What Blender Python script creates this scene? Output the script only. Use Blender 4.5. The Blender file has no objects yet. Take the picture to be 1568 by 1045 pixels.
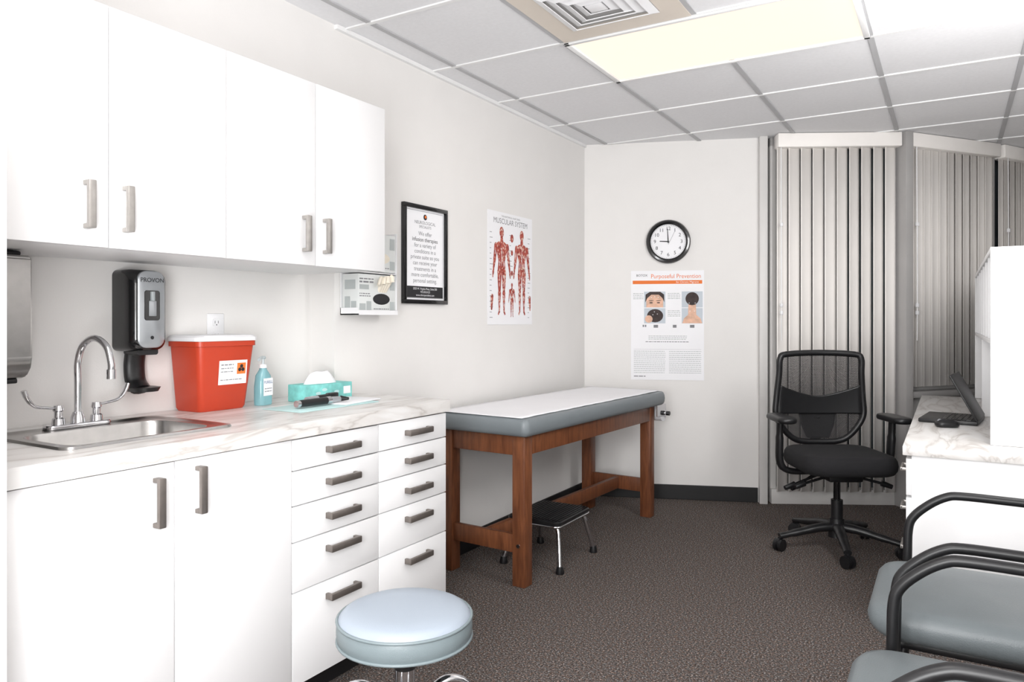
import bpy, bmesh, math, random
from mathutils import Vector, Matrix
random.seed(4)
scene = bpy.context.scene
try:
    scene.view_settings.view_transform = 'Standard'
    scene.view_settings.look = 'None'
except Exception:
    pass

# ------------------------------------------------------------------ materials
def lin(c):
    out = []
    for v in c[:3]:
        v = v / 255.0
        out.append(v / 12.92 if v <= 0.04045 else ((v + 0.055) / 1.055) ** 2.4)
    return (out[0], out[1], out[2], 1.0)

def mat(name, col, rough=0.5, metal=0.0, var=0.03, nscale=6.0, bump=0.0, bscale=200.0,
        emis=0.0, coat=0.0, trans=0.0, alpha=1.0):
    m = bpy.data.materials.new(name); m.use_nodes = True
    nt = m.node_tree; b = nt.nodes['Principled BSDF']
    c = lin(col)
    tc = nt.nodes.new('ShaderNodeTexCoord')
    n = nt.nodes.new('ShaderNodeTexNoise'); n.inputs['Scale'].default_value = nscale
    n.inputs['Detail'].default_value = 3
    nt.links.new(tc.outputs['Object'], n.inputs['Vector'])
    r = nt.nodes.new('ShaderNodeValToRGB')
    r.color_ramp.elements[0].position = 0.3; r.color_ramp.elements[1].position = 0.7
    r.color_ramp.elements[0].color = tuple(max(0, x * (1 - var)) for x in c[:3]) + (1,)
    r.color_ramp.elements[1].color = tuple(min(1, x * (1 + var)) for x in c[:3]) + (1,)
    nt.links.new(n.outputs['Fac'], r.inputs['Fac'])
    nt.links.new(r.outputs['Color'], b.inputs['Base Color'])
    b.inputs['Roughness'].default_value = rough
    b.inputs['Metallic'].default_value = metal
    b.inputs['Coat Weight'].default_value = coat
    b.inputs['Transmission Weight'].default_value = trans
    b.inputs['Alpha'].default_value = alpha
    if emis > 0:
        nt.links.new(r.outputs['Color'], b.inputs['Emission Color'])
        b.inputs['Emission Strength'].default_value = emis
    if bump > 0:
        n2 = nt.nodes.new('ShaderNodeTexNoise'); n2.inputs['Scale'].default_value = bscale
        nt.links.new(tc.outputs['Object'], n2.inputs['Vector'])
        bp = nt.nodes.new('ShaderNodeBump'); bp.inputs['Strength'].default_value = bump
        bp.inputs['Distance'].default_value = 0.002
        nt.links.new(n2.outputs['Fac'], bp.inputs['Height'])
        nt.links.new(bp.outputs['Normal'], b.inputs['Normal'])
    return m

WALL = mat('wall_paint', (231, 229, 227), 0.75, bump=0.15, bscale=300, var=0.01)
CAB = mat('white_laminate', (240, 240, 241), 0.4, var=0.005)
CABU = mat('white_laminate_upper', (230, 230, 231), 0.45, var=0.005)
CABIN = mat('cabinet_gap_shade', (90, 90, 90), 0.7)  # dark tone that paints the shade seen between cabinet fronts
CEILM = mat('ceiling_tile', (234, 234, 236), 0.9, bump=0.3, bscale=250, var=0.02, nscale=60)
GRID = mat('ceiling_grid_paint', (236, 236, 236), 0.5)
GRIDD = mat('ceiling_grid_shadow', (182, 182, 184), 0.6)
BASEB = mat('black_rubber_base', (20, 20, 22), 0.5)
NICK = mat('brushed_nickel', (170, 166, 162), 0.38, 0.75, var=0.08, nscale=40)
NICKD = mat('satin_nickel', (130, 123, 118), 0.4, 0.75, var=0.08, nscale=40)
CHROME = mat('chrome', (215, 215, 218), 0.1, 1.0, var=0.01)
STEEL = mat('stainless', (182, 180, 178), 0.28, 1.0, var=0.05, nscale=30)
BLACKP = mat('black_plastic', (22, 22, 24), 0.4)
BLACKG = mat('black_gloss', (14, 14, 16), 0.15, coat=0.3)
FABRIC = mat('black_fabric', (22, 21, 24), 0.9, bump=0.6, bscale=600, var=0.2, nscale=300)
VINYL = mat('grey_vinyl', (120, 127, 131), 0.42, bump=0.25, bscale=350, var=0.04)
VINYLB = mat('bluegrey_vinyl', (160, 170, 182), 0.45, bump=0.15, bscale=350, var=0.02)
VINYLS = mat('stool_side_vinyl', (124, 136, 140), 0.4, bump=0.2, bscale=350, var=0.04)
GCH = mat('guest_vinyl', (108, 115, 118), 0.42, bump=0.3, bscale=300, var=0.05)
PAPER = mat('white_paper', (242, 242, 245), 0.7, var=0.01)
RED = mat('red_plastic', (188, 62, 36), 0.38, var=0.03)
WHITEP = mat('white_plastic', (238, 238, 240), 0.35, var=0.01)
SILV = mat('silver_plastic', (176, 180, 184), 0.3, 0.5)
TEAL = mat('teal_card', (130, 208, 203), 0.6, var=0.25, nscale=25)
TEALP = mat('pale_teal_sheet', (190, 222, 222), 0.7, var=0.04)
GEL = mat('sanitizer_gel', (165, 220, 228), 0.12, trans=0.5, var=0.02)
CLEARP = mat('clear_plastic', (225, 235, 238), 0.1, trans=0.6)
ALU = mat('painted_aluminium', (210, 208, 206), 0.4, 0.0)
ALUD = mat('sill_grey', (168, 166, 165), 0.4, 0.0)
SLAT = mat('blind_vinyl', (249, 245, 241), 0.5, var=0.015)
GLASSW = mat('window_glass_dusk', (88, 96, 100), 0.12, var=0.6, nscale=2.5, coat=0.5)
INK = mat('black_ink', (35, 35, 38), 0.7)
GREYI = mat('grey_ink', (130, 130, 134), 0.7)
MIDG = mat('mid_grey_print', (176, 182, 182), 0.7)
BLUEI = mat('blue_ink', (90, 120, 160), 0.7)
ORANGE = mat('orange_ink', (232, 120, 50), 0.7)
SKINI = mat('skin_print', (222, 180, 156), 0.7, var=0.25, nscale=20)
HAIRI = mat('hair_print', (56, 44, 42), 0.7, var=0.3, nscale=30)
PHOTOB = mat('photo_background_print', (196, 204, 212), 0.7)
BEIGE = mat('vent_beige', (222, 212, 200), 0.5)
GLOVE = mat('latex_glove', (236, 228, 212), 0.6)
SCREEN = mat('laptop_screen', (30, 34, 40), 0.2)

def lens_mat(name, col, s, base):
    m = bpy.data.materials.new(name); m.use_nodes = True
    nt = m.node_tree; b = nt.nodes['Principled BSDF']
    b.inputs['Base Color'].default_value = lin(base)
    b.inputs['Emission Color'].default_value = lin(col)
    b.inputs['Emission Strength'].default_value = s
    b.inputs['Specular IOR Level'].default_value = 0.1
    return m
LENS = lens_mat('warm_light_lens', (255, 238, 220), 1.08, (90, 88, 84))
LENS_FILL = lens_mat('fill_light_lens', (255, 250, 246), 9.0, (200, 200, 200))  # glow for the added fill fixture, out of view

def wood():
    m = bpy.data.materials.new('cherry_wood'); m.use_nodes = True
    nt = m.node_tree; b = nt.nodes['Principled BSDF']
    tc = nt.nodes.new('ShaderNodeTexCoord'); mp = nt.nodes.new('ShaderNodeMapping')
    mp.inputs['Scale'].default_value = (30, 30, 4)
    n = nt.nodes.new('ShaderNodeTexNoise'); n.inputs['Scale'].default_value = 2.0
    n.inputs['Detail'].default_value = 6; n.inputs['Distortion'].default_value = 0.6
    r = nt.nodes.new('ShaderNodeValToRGB')
    r.color_ramp.elements[0].position = 0.3; r.color_ramp.elements[1].position = 0.75
    r.color_ramp.elements[0].color = lin((92, 52, 32)); r.color_ramp.elements[1].color = lin((132, 80, 50))
    nt.links.new(tc.outputs['Object'], mp.inputs['Vector']); nt.links.new(mp.outputs['Vector'], n.inputs['Vector'])
    nt.links.new(n.outputs['Fac'], r.inputs['Fac']); nt.links.new(r.outputs['Color'], b.inputs['Base Color'])
    b.inputs['Roughness'].default_value = 0.4
    return m
WOOD = wood()

def marble():
    m = bpy.data.materials.new('marble_laminate'); m.use_nodes = True
    nt = m.node_tree; b = nt.nodes['Principled BSDF']
    tc = nt.nodes.new('ShaderNodeTexCoord'); mp = nt.nodes.new('ShaderNodeMapping')
    mp.inputs['Rotation'].default_value = (0, 0, 0.16); mp.inputs['Scale'].default_value = (3.6, 0.85, 3.6)
    n = nt.nodes.new('ShaderNodeTexNoise'); n.inputs['Scale'].default_value = 2.2
    n.inputs['Detail'].default_value = 5; n.inputs['Distortion'].default_value = 0.9
    r = nt.nodes.new('ShaderNodeValToRGB'); cr = r.color_ramp
    cr.elements[0].position = 0.0; cr.elements[0].color = lin((218, 216, 214))
    cr.elements[1].position = 1.0; cr.elements[1].color = lin((230, 229, 228))
    for p, c in ((0.40, (224, 222, 220)), (0.47, (212, 209, 206)), (0.50, (190, 185, 181)), (0.525, (214, 211, 208)), (0.60, (229, 228, 227))):
        e = cr.elements.new(p); e.color = lin(c)
    nt.links.new(tc.outputs['Object'], mp.inputs['Vector']); nt.links.new(mp.outputs['Vector'], n.inputs['Vector'])
    nt.links.new(n.outputs['Fac'], r.inputs['Fac']); nt.links.new(r.outputs['Color'], b.inputs['Base Color'])
    b.inputs['Roughness'].default_value = 0.3
    return m
MARBLE = marble()

def carpet():
    m = bpy.data.materials.new('speckled_carpet'); m.use_nodes = True
    nt = m.node_tree; b = nt.nodes['Principled BSDF']
    tc = nt.nodes.new('ShaderNodeTexCoord')
    n = nt.nodes.new('ShaderNodeTexNoise'); n.inputs['Scale'].default_value = 150
    n.inputs['Detail'].default_value = 3; n.inputs['Roughness'].default_value = 0.8
    r = nt.nodes.new('ShaderNodeValToRGB'); cr = r.color_ramp
    cr.elements[0].position = 0.34; cr.elements[0].color = lin((38, 36, 36))
    cr.elements[1].position = 0.70; cr.elements[1].color = lin((226, 222, 218))
    for p, c in ((0.44, (68, 64, 63)), (0.52, (96, 91, 88)), (0.59, (128, 122, 118))):
        e = cr.elements.new(p); e.color = lin(c)
    n2 = nt.nodes.new('ShaderNodeTexNoise'); n2.inputs['Scale'].default_value = 90
    r2 = nt.nodes.new('ShaderNodeValToRGB')
    r2.color_ramp.elements[0].position = 0.42; r2.color_ramp.elements[1].position = 0.62
    r2.color_ramp.elements[0].color = lin((236, 243, 248)); r2.color_ramp.elements[1].color = lin((255, 224, 208))
    mx = nt.nodes.new('ShaderNodeMixRGB'); mx.blend_type = 'MULTIPLY'; mx.inputs['Fac'].default_value = 0.8
    nt.links.new(tc.outputs['Object'], n.inputs['Vector']); nt.links.new(tc.outputs['Object'], n2.inputs['Vector'])
    nt.links.new(n.outputs['Fac'], r.inputs['Fac']); nt.links.new(n2.outputs['Fac'], r2.inputs['Fac'])
    nt.links.new(r.outputs['Color'], mx.inputs['Color1']); nt.links.new(r2.outputs['Color'], mx.inputs['Color2'])
    nt.links.new(mx.outputs['Color'], b.inputs['Base Color'])
    bp = nt.nodes.new('ShaderNodeBump'); bp.inputs['Strength'].default_value = 0.15; bp.inputs['Distance'].default_value = 0.003
    nt.links.new(n.outputs['Fac'], bp.inputs['Height']); nt.links.new(bp.outputs['Normal'], b.inputs['Normal'])
    b.inputs['Roughness'].default_value = 0.95
    b.inputs['Specular IOR Level'].default_value = 0.1
    return m
CARPET = carpet()

def cellprint(name, cols, scale, rough=0.6):
    m = bpy.data.materials.new(name); m.use_nodes = True
    nt = m.node_tree; b = nt.nodes['Principled BSDF']
    tc = nt.nodes.new('ShaderNodeTexCoord'); v = nt.nodes.new('ShaderNodeTexVoronoi')
    v.inputs['Scale'].default_value = scale
    sp = nt.nodes.new('ShaderNodeSeparateColor')
    r = nt.nodes.new('ShaderNodeValToRGB'); cr = r.color_ramp; cr.interpolation = 'CONSTANT'
    cr.elements[0].position = 0.0; cr.elements[0].color = lin(cols[0])
    cr.elements[1].position = 1.0 / len(cols); cr.elements[1].color = lin(cols[1])
    for i in range(2, len(cols)):
        e = cr.elements.new(i / len(cols)); e.color = lin(cols[i])
    nt.links.new(tc.outputs['Object'], v.inputs['Vector']); nt.links.new(v.outputs['Color'], sp.inputs['Color'])
    nt.links.new(sp.outputs['Red'], r.inputs['Fac']); nt.links.new(r.outputs['Color'], b.inputs['Base Color'])
    b.inputs['Roughness'].default_value = rough
    return m
MUSCLE = cellprint('muscle_print', [(170, 66, 54), (190, 98, 82), (144, 54, 46), (220, 184, 170), (178, 80, 66)], 95)
CARTON = mat('glove_carton_card', (222, 225, 224), 0.6, var=0.02)

def meshmat():
    m = bpy.data.materials.new('chair_mesh_net'); m.use_nodes = True
    nt = m.node_tree; b = nt.nodes['Principled BSDF']
    b.inputs['Base Color'].default_value = lin((30, 29, 31)); b.inputs['Roughness'].default_value = 0.8
    tc = nt.nodes.new('ShaderNodeTexCoord')
    c = nt.nodes.new('ShaderNodeTexChecker'); c.inputs['Scale'].default_value = 260
    mr = nt.nodes.new('ShaderNodeMapRange'); mr.inputs['To Min'].default_value = 0.5; mr.inputs['To Max'].default_value = 0.92
    nt.links.new(tc.outputs['Object'], c.inputs['Vector']); nt.links.new(c.outputs['Fac'], mr.inputs['Value'])
    nt.links.new(mr.outputs['Result'], b.inputs['Alpha'])
    return m
NET = meshmat()

# ------------------------------------------------------------------ helpers
def group(name, loc=(0, 0, 0), rz=0.0, mx=None):
    e = bpy.data.objects.new(name, None); scene.collection.objects.link(e)
    e.empty_display_size = 0.1
    e.matrix_world = mx if mx is not None else Matrix.Translation(loc) @ Matrix.Rotation(rz, 4, 'Z')
    return e

def finish(g, name, bm, m, smooth=False, angle=40):
    me = bpy.data.meshes.new(name)
    bmesh.ops.recalc_face_normals(bm, faces=bm.faces)
    if smooth:
        for f in bm.faces: f.smooth = True
        lim = math.radians(angle)
        for e in bm.edges:
            if len(e.link_faces) == 2:
                try:
                    if e.calc_face_angle() > lim: e.smooth = False
                except Exception: pass
    bm.to_mesh(me); bm.free()
    for mm in (m if isinstance(m, (list, tuple)) else [m]): me.materials.append(mm)
    o = bpy.data.objects.new(name, me); scene.collection.objects.link(o)
    if g is not None: o.parent = g
    return o

def addbox(bm, lo, hi, bevel=0.0, seg=2, mx=None):
    r = bmesh.ops.create_cube(bm, size=1.0); vs = r['verts']
    for v in vs:
        v.co = Vector([lo[i] + (v.co[i] + 0.5) * (hi[i] - lo[i]) for i in range(3)])
    if bevel > 0:
        es = list({e for v in vs for e in v.link_edges})
        rb = bmesh.ops.bevel(bm, geom=es, offset=bevel, segments=seg, profile=0.5, affect='EDGES', clamp_overlap=True)
        vs = list({v for f in rb['faces'] for v in f.verts} | {v for v in vs if v.is_valid})
    if mx is not None:
        bmesh.ops.transform(bm, matrix=mx, verts=vs)

def box(g, name, lo, hi, m, bevel=0.0, seg=2, mx=None):
    bm = bmesh.new(); addbox(bm, lo, hi, bevel, seg, mx)
    return finish(g, name, bm, m, smooth=bevel > 0, angle=35)

def boxes(g, name, lst, m, bevel=0.0):
    bm = bmesh.new()
    for lo, hi in lst: addbox(bm, lo, hi, bevel)
    return finish(g, name, bm, m, smooth=bevel > 0, angle=35)

def addrod(bm, p0, p1, r, r2=None, seg=20):
    p0 = Vector(p0); p1 = Vector(p1); d = p1 - p0
    q = d.to_track_quat('Z', 'Y').to_matrix().to_4x4()
    bmesh.ops.create_cone(bm, cap_ends=True, segments=seg, radius1=r, radius2=r if r2 is None else r2,
                          depth=d.length, matrix=Matrix.Translation((p0 + p1) / 2) @ q)

def rod(g, name, p0, p1, r, m, r2=None, seg=20):
    bm = bmesh.new(); addrod(bm, p0, p1, r, r2, seg)
    return finish(g, name, bm, m, smooth=True)

def catmull(pts, sub, closed):
    pts = [Vector(p) for p in pts]; n = len(pts); out = []
    rng = range(n) if closed else range(n - 1)
    for i in rng:
        p1 = pts[i]; p2 = pts[(i + 1) % n]
        p0 = pts[(i - 1) % n] if (closed or i > 0) else p1 + (p1 - p2)
        p3 = pts[(i + 2) % n] if (closed or i + 2 < n) else p2 + (p2 - p1)
        for k in range(sub):
            t = k / sub
            out.append(0.5 * ((2 * p1) + (p2 - p0) * t + (2 * p0 - 5 * p1 + 4 * p2 - p3) * t * t + (3 * p1 - p0 - 3 * p2 + p3) * t ** 3))
    if not closed: out.append(pts[-1])
    return out

def addtube(bm, pts, r, sub=6, closed=False, seg=12, flat=1.0, straight=False):
    P = [Vector(p) for p in pts] if straight else catmull(pts, sub, closed)
    n = len(P); rings = []; prev = None
    for i in range(n):
        a = P[(i - 1) % n] if (closed or i > 0) else P[i]
        b = P[(i + 1) % n] if (closed or i < n - 1) else P[i]
        t = (b - a).normalized()
        if prev is None:
            up = Vector((0, 0, 1)) if abs(t.z) < 0.9 else Vector((0, 1, 0))
            nx = t.cross(up).normalized()
        else:
            nx = (prev - t * prev.dot(t)).normalized()
        prev = nx; ny = t.cross(nx)
        rr = r[i * len(r) // n] if isinstance(r, (list, tuple)) else r
        rings.append([bm.verts.new(P[i] + nx * (rr * math.cos(2 * math.pi * k / seg)) + ny * (rr * flat * math.sin(2 * math.pi * k / seg))) for k in range(seg)])
    for i in range(n if closed else n - 1):
        A = rings[i]; B = rings[(i + 1) % n]
        for k in range(seg):
            bm.faces.new((A[k], A[(k + 1) % seg], B[(k + 1) % seg], B[k]))
    if not closed:
        bm.faces.new(rings[0][::-1]); bm.faces.new(rings[-1])

def tube(g, name, pts, r, m, **kw):
    bm = bmesh.new(); addtube(bm, pts, r, **kw)
    return finish(g, name, bm, m, smooth=True, angle=60)

def lathe(g, name, prof, m, at=(0, 0, 0), seg=48, mx=None, angle=40):
    bm = bmesh.new(); rings = []
    for (r, z) in prof:
        if r < 1e-6: rings.append([bm.verts.new((0, 0, z))])
        else: rings.append([bm.verts.new((r * math.cos(2 * math.pi * k / seg), r * math.sin(2 * math.pi * k / seg), z)) for k in range(seg)])
    for A, B in zip(rings[:-1], rings[1:]):
        for k in range(seg):
            k2 = (k + 1) % seg
            if len(A) == 1 and len(B) == 1: continue
            if len(A) == 1: bm.faces.new((A[0], B[k], B[k2]))
            elif len(B) == 1: bm.faces.new((A[k], A[k2], B[0]))
            else: bm.faces.new((A[k], A[k2], B[k2], B[k]))
    M_ = Matrix.Translation(at) @ (mx if mx is not None else Matrix.Identity(4))
    bmesh.ops.transform(bm, matrix=M_, verts=bm.verts)
    return finish(g, name, bm, m, smooth=True, angle=angle)

def rrect(x0, x1, y0, y1, r, z, n=6):
    out = []
    for cx, cy, a0 in ((x1 - r, y1 - r, 0), (x0 + r, y1 - r, 90), (x0 + r, y0 + r, 180), (x1 - r, y0 + r, 270)):
        for k in range(n + 1):
            a = math.radians(a0 + 90 * k / n); out.append(Vector((cx + r * math.cos(a), cy + r * math.sin(a), z)))
    return out

def addloft(bm, rings, caps=(True, True)):
    R = [[bm.verts.new(p) for p in ring] for ring in rings]
    n = len(R[0])
    for A, B in zip(R[:-1], R[1:]):
        for k in range(n): bm.faces.new((A[k], A[(k + 1) % n], B[(k + 1) % n], B[k]))
    if caps[0]: bm.faces.new(R[0][::-1])
    if caps[1]: bm.faces.new(R[-1])

def loft(g, name, rings, m, caps=(True, True), mx=None, angle=40):
    bm = bmesh.new(); addloft(bm, rings, caps)
    if mx is not None: bmesh.ops.transform(bm, matrix=mx, verts=bm.verts)
    return finish(g, name, bm, m, smooth=True, angle=angle)

def pad(g, name, x0, x1, y0, y1, r, z0, z1, e, m, crown=0.0, mx=None):
    rings = []
    for k in range(7):
        a = -math.pi / 2 + math.pi * k / 6
        ins = e * (1 - math.cos(a)); z = (z0 + z1) / 2 + math.sin(a) * (z1 - z0) / 2
        rings.append(rrect(x0 + ins, x1 - ins, y0 + ins, y1 - ins, max(r - ins, 0.003), z))
    w = min(x1 - x0, y1 - y0) / 2
    for f, c in ((0.35, 0.6), (0.7, 0.95)):
        ins = e + (w - e) * f
        rings.append(rrect(x0 + ins, x1 - ins, y0 + ins, y1 - ins, max((r - e) * (1 - f), 0.003), z1 + crown * c))
    return loft(g, name, rings, m, mx=mx, angle=60)

def rects(g, name, lst, z, m):
    bm = bmesh.new()
    for (x0, y0, x1, y1) in lst:
        bm.faces.new([bm.verts.new(p) for p in ((x0, y0, z), (x1, y0, z), (x1, y1, z), (x0, y1, z))])
    return finish(g, name, bm, m)

def poly(g, name, polys, z, m):
    bm = bmesh.new()
    for p in polys: bm.faces.new([bm.verts.new((a, b, z)) for a, b in p])
    return finish(g, name, bm, m)

def ell(cx, cy, rx, ry, n=20):
    return [(cx + rx * math.cos(2 * math.pi * k / n), cy + ry * math.sin(2 * math.pi * k / n)) for k in range(n)]

def fauxtext(x0, x1, y, h, gap=0.3):
    out = []; x = x0
    while x < x1 - h:
        w = min(random.uniform(1.5, 5) * h, x1 - x)
        out.append((x, y, x + w, y + h)); x += w + h * 0.8
    return out

def text(g, name, s, size, x, y, z, m, align='CENTER', sx=1.0):
    cu = bpy.data.curves.new(name + '_c', 'FONT'); cu.body = s; cu.size = size
    cu.align_x = align; cu.align_y = 'CENTER'; cu.resolution_u = 3
    o = bpy.data.objects.new(name + '_c', cu); scene.collection.objects.link(o)
    bpy.context.view_layer.update()
    me = bpy.data.meshes.new_from_object(o)
    bpy.data.objects.remove(o)
    for v in me.vertices: v.co = Vector((v.co.x * sx + x, v.co.y + y, z))
    me.materials.clear(); me.materials.append(m); me.name = name
    ob = bpy.data.objects.new(name, me); scene.collection.objects.link(ob); ob.parent = g
    return ob

def wallmx(p, d):   # local X along wall, Y up, Z into room
    d = Vector((d[0], d[1], 0)).normalized(); n = d.cross(Vector((0, 0, 1)))
    M_ = Matrix.Identity(4)
    for i in range(3):
        M_[i][0] = d[i]; M_[i][1] = (0, 0, 1)[i]; M_[i][2] = n[i]; M_[i][3] = p[i]
    return M_

H = 2.47
# ------------------------------------------------------------------ room shell
box(None, 'floor', (-0.3, -1.3, -0.1), (3.2, 7.4, 0), CARPET)
box(None, 'ceiling', (-0.3, -1.3, H), (3.2, 7.4, H + 0.1), CEILM)
boxes(None, 'wall_left', [((-0.25, 2.256, 0), (0, 4.80, H)), ((-0.25, 0.6, 0), (-0.145, 2.256, 2.052)),
                          ((-0.25, 0.6, 2.052), (0, 2.256, H)), ((-0.25, -1.2, 0), (0, 0.6, H))], WALL)
box(None, 'wall_partition', (0, 0.60, 0), (0.60, 0.739, H), WALL)
box(None, 'wall_front', (-0.25, -1.3, 0), (2.9, -1.2, H), WALL)
box(None, 'wall_right', (2.78, -1.2, 0), (2.88, 6.95, H), WALL)
DB = (0.935, 0.355)
BM = wallmx((0, 4.706, 0), DB)
bm = bmesh.new(); addbox(bm, (0.0, 0, -0.1), (1.235, H, 0), mx=BM); finish(None, 'wall_back', bm, WALL)
box(None, 'baseboard_left', (0.0, 2.40, 0), (0.012, 4.70, 0.10), BASEB, 0.003)
bm = bmesh.new(); addbox(bm, (0.012, 0, 0.0), (1.17, 0.10, 0.012), 0.003, mx=BM); finish(None, 'baseboard_back', bm, BASEB)
bm = bmesh.new()
addbox(bm, (1.175, 0, 0.0), (1.228, H, 0.05), 0.004, mx=BM)
finish(None, 'trim_1', bm, ALU, True)

P = [Vector((1.17, 5.15, 0)), Vector((1.90, 5.54, 0)), Vector((2.43, 6.23, 0)), Vector((2.66, 6.62, 0)), Vector((2.95, 7.15, 0))]
def winseg(i, a, b, sill, pitch, w, rot):
    d = b - a; L = d.length; mx = wallmx(a, d)
    wn = group('window_%d' % i, mx=mx)
    fr = [((0, sill - 0.03, -0.08), (L, sill + 0.03, 0.0)), ((0, H - 0.06, -0.08), (L, H, 0.0)),
          ((0, sill, -0.08), (0.04, H, 0.0)), ((L - 0.04, sill, -0.08), (L, H, 0.0))]
    boxes(wn, 'frame', fr, ALU, 0.003)
    if i == 1:
        boxes(wn, 'mullion', [((L * 0.52, sill, -0.07), (L * 0.52 + 0.03, H, -0.01)), ((0.0, 0.0, -0.07), (L, 0.1, 0.03))], ALU, 0.003)
    box(wn, 'glass_pane', (0.0, sill, -0.06), (L, H, -0.05), GLASSW)
    if sill > 0.3:
        bm = bmesh.new(); addbox(bm, (0, 0, -0.08), (L, sill - 0.03, 0.0), mx=mx); finish(None, 'wall_under_window_%d' % i, bm, WALL)
        box(wn, 'sill', (0.0, sill - 0.05, -0.02), (L, sill - 0.01, 0.11), ALUD, 0.004)
    bl = group('vertical_blind', mx=mx)
    box(bl, 'headrail', (0.015, H - 0.095, 0.03), (L - 0.015, H - 0.003, 0.125), SLAT, 0.006)
    n = int((L - 0.06) / pitch); bm = bmesh.new()
    z0 = sill + 0.065 if sill < 0.3 else sill + 0.02
    for k in range(n + 1):
        cx = 0.055 + k * pitch; rt = rot + random.uniform(-4, 4)
        c, s = math.cos(math.radians(rt)), math.sin(math.radians(rt))
        N = 6; prof = []
        for j in range(N + 1):
            u = -w / 2 + w * j / N; q = 0.006 * (1 - (2 * j / N - 1) ** 2)
            prof.append((cx + u * c - q * s, 0.078 + (-u * s) - q * c))
        va = [bm.verts.new((p[0], z0, p[1])) for p in prof]; vb = [bm.verts.new((p[0], H - 0.09, p[1])) for p in prof]
        for j in range(N): bm.faces.new((va[j], va[j + 1], vb[j + 1], vb[j]))
    o = finish(bl, 'slats', bm, SLAT, True, 80)
    sm = o.modifiers.new('th', 'SOLIDIFY'); sm.thickness = 0.0012
    tube(bl, 'pull_chain', [(0.03, H - 0.1, 0.135), (0.03, 1.6, 0.14), (0.032, 1.1, 0.137)], 0.003, WHITEP, sub=3, seg=6)
    for zz in (1.27, 1.32, 1.85): box(bl, 'chain_weight', (0.022, zz, 0.13), (0.04, zz + 0.025, 0.148), WHITEP, 0.003)
winseg(1, P[0], P[1], 0.03, 0.078, 0.086, 22)
winseg(2, P[1], P[2], 0.77, 0.074, 0.086, 6)
winseg(3, P[2], P[3], 0.77, 0.074, 0.086, 3)
winseg(4, P[3], P[4], 0.77, 0.074, 0.086, 3)
for k, (p, wdt) in enumerate(((P[1], 0.055), (P[2], 0.02), (P[3], 0.03))):
    dd = (P[k + 1] - P[k]).normalized() + (P[k + 2] - P[k + 1]).normalized()
    bm = bmesh.new(); addbox(bm, (-wdt / 2, 0, -0.06), (wdt / 2, H, 0.135 if k == 0 else 0.06), 0.004, mx=wallmx(p, dd))
    finish(None, 'trim_%d' % (k + 2), bm, ALUD, True)

# ceiling grid
gx = [0.145 + 0.59 * k for k in range(5)]
gy = [-0.736 + 0.61 * k for k in range(14)]
g = group('ceiling_grid')
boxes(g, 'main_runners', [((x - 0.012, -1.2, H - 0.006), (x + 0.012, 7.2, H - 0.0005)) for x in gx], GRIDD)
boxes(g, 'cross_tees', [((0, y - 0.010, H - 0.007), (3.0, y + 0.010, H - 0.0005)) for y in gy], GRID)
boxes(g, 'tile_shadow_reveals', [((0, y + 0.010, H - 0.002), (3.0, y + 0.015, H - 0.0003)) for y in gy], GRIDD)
box(None, 'trim_5', (0.0, 2.256, H - 0.02), (0.018, 4.7, H - 0.001), GRID)

# ceiling lights
def fixture(name, x0, x1, y0, y1, lens):
    f = group(name, ((x0 + x1) / 2, (y0 + y1) / 2, H)); a = (x1 - x0) / 2; b = (y1 - y0) / 2
    boxes(f, 'frame', [((-a, -b, -0.014), (a, -b + 0.02, 0)), ((-a, b - 0.02, -0.014), (a, b, 0)),
                       ((-a, -b, -0.014), (-a + 0.025, b, 0)), ((a - 0.025, -b, -0.014), (a, b, 0))], GRID, 0.002)
    rings = [rrect(-a + 0.02, a - 0.02, -b + 0.016, b - 0.016, 0.01, -0.003)]
    for k in range(1, 6):
        t = k / 5; rings.append(rrect(-a + 0.02 + 0.14 * t, a - 0.02 - 0.14 * t, -b + 0.016 + 0.1 * t, b - 0.016 - 0.1 * t, 0.01 + 0.03 * t, -0.003 - 0.02 * math.sin(t * math.pi / 2)))
    loft(f, 'diffuser_lens', rings, lens, angle=70)
fixture('added_fill_light', gx[1], gx[3], gy[6], gy[7], LENS)
fixture('added_fill_light', gx[1], gx[3], gy[2], gy[3], LENS_FILL)  # added out of view as a fill light for the room

# vent
v = group('air_vent', ((gx[1] + gx[2]) / 2, (gy[5] + gy[6]) / 2, H))
a, b = 0.285, 0.295
boxes(v, 'mounting_plate', [((-a, -b, -0.008), (a, -0.19, -0.001)), ((-a, 0.19, -0.008), (a, b, -0.001)), ((-a, -0.19, -0.008), (-0.19, 0.19, -0.001)), ((0.19, -0.19, -0.008), (a, 0.19, -0.001))], BEIGE)
box(v, 'duct_throat', (-0.19, -0.19, -0.002), (0.19, 0.19, -0.0005), ALU)
for k, (o1, o2) in enumerate(((0.19, 0.158), (0.152, 0.12), (0.114, 0.082), (0.076, 0.044))):
    bm = bmesh.new()
    for s in range(4):
        q = Matrix.Rotation(s * math.pi / 2, 4, 'Z')
        vs = [bm.verts.new(q @ Vector(p)) for p in ((-o1, -o1, -0.012), (o1, -o1, -0.012), (o2, -o2, -0.024), (-o2, -o2, -0.024))]
        bm.faces.new(vs)
    o = finish(v, 'louver_%d' % (k + 1), bm, WHITEP); sm = o.modifiers.new('t', 'SOLIDIFY'); sm.thickness = 0.003
box(v, 'center_cone', (-0.036, -0.036, -0.024), (0.036, 0.036, -0.004), WHITEP, 0.004)

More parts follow.
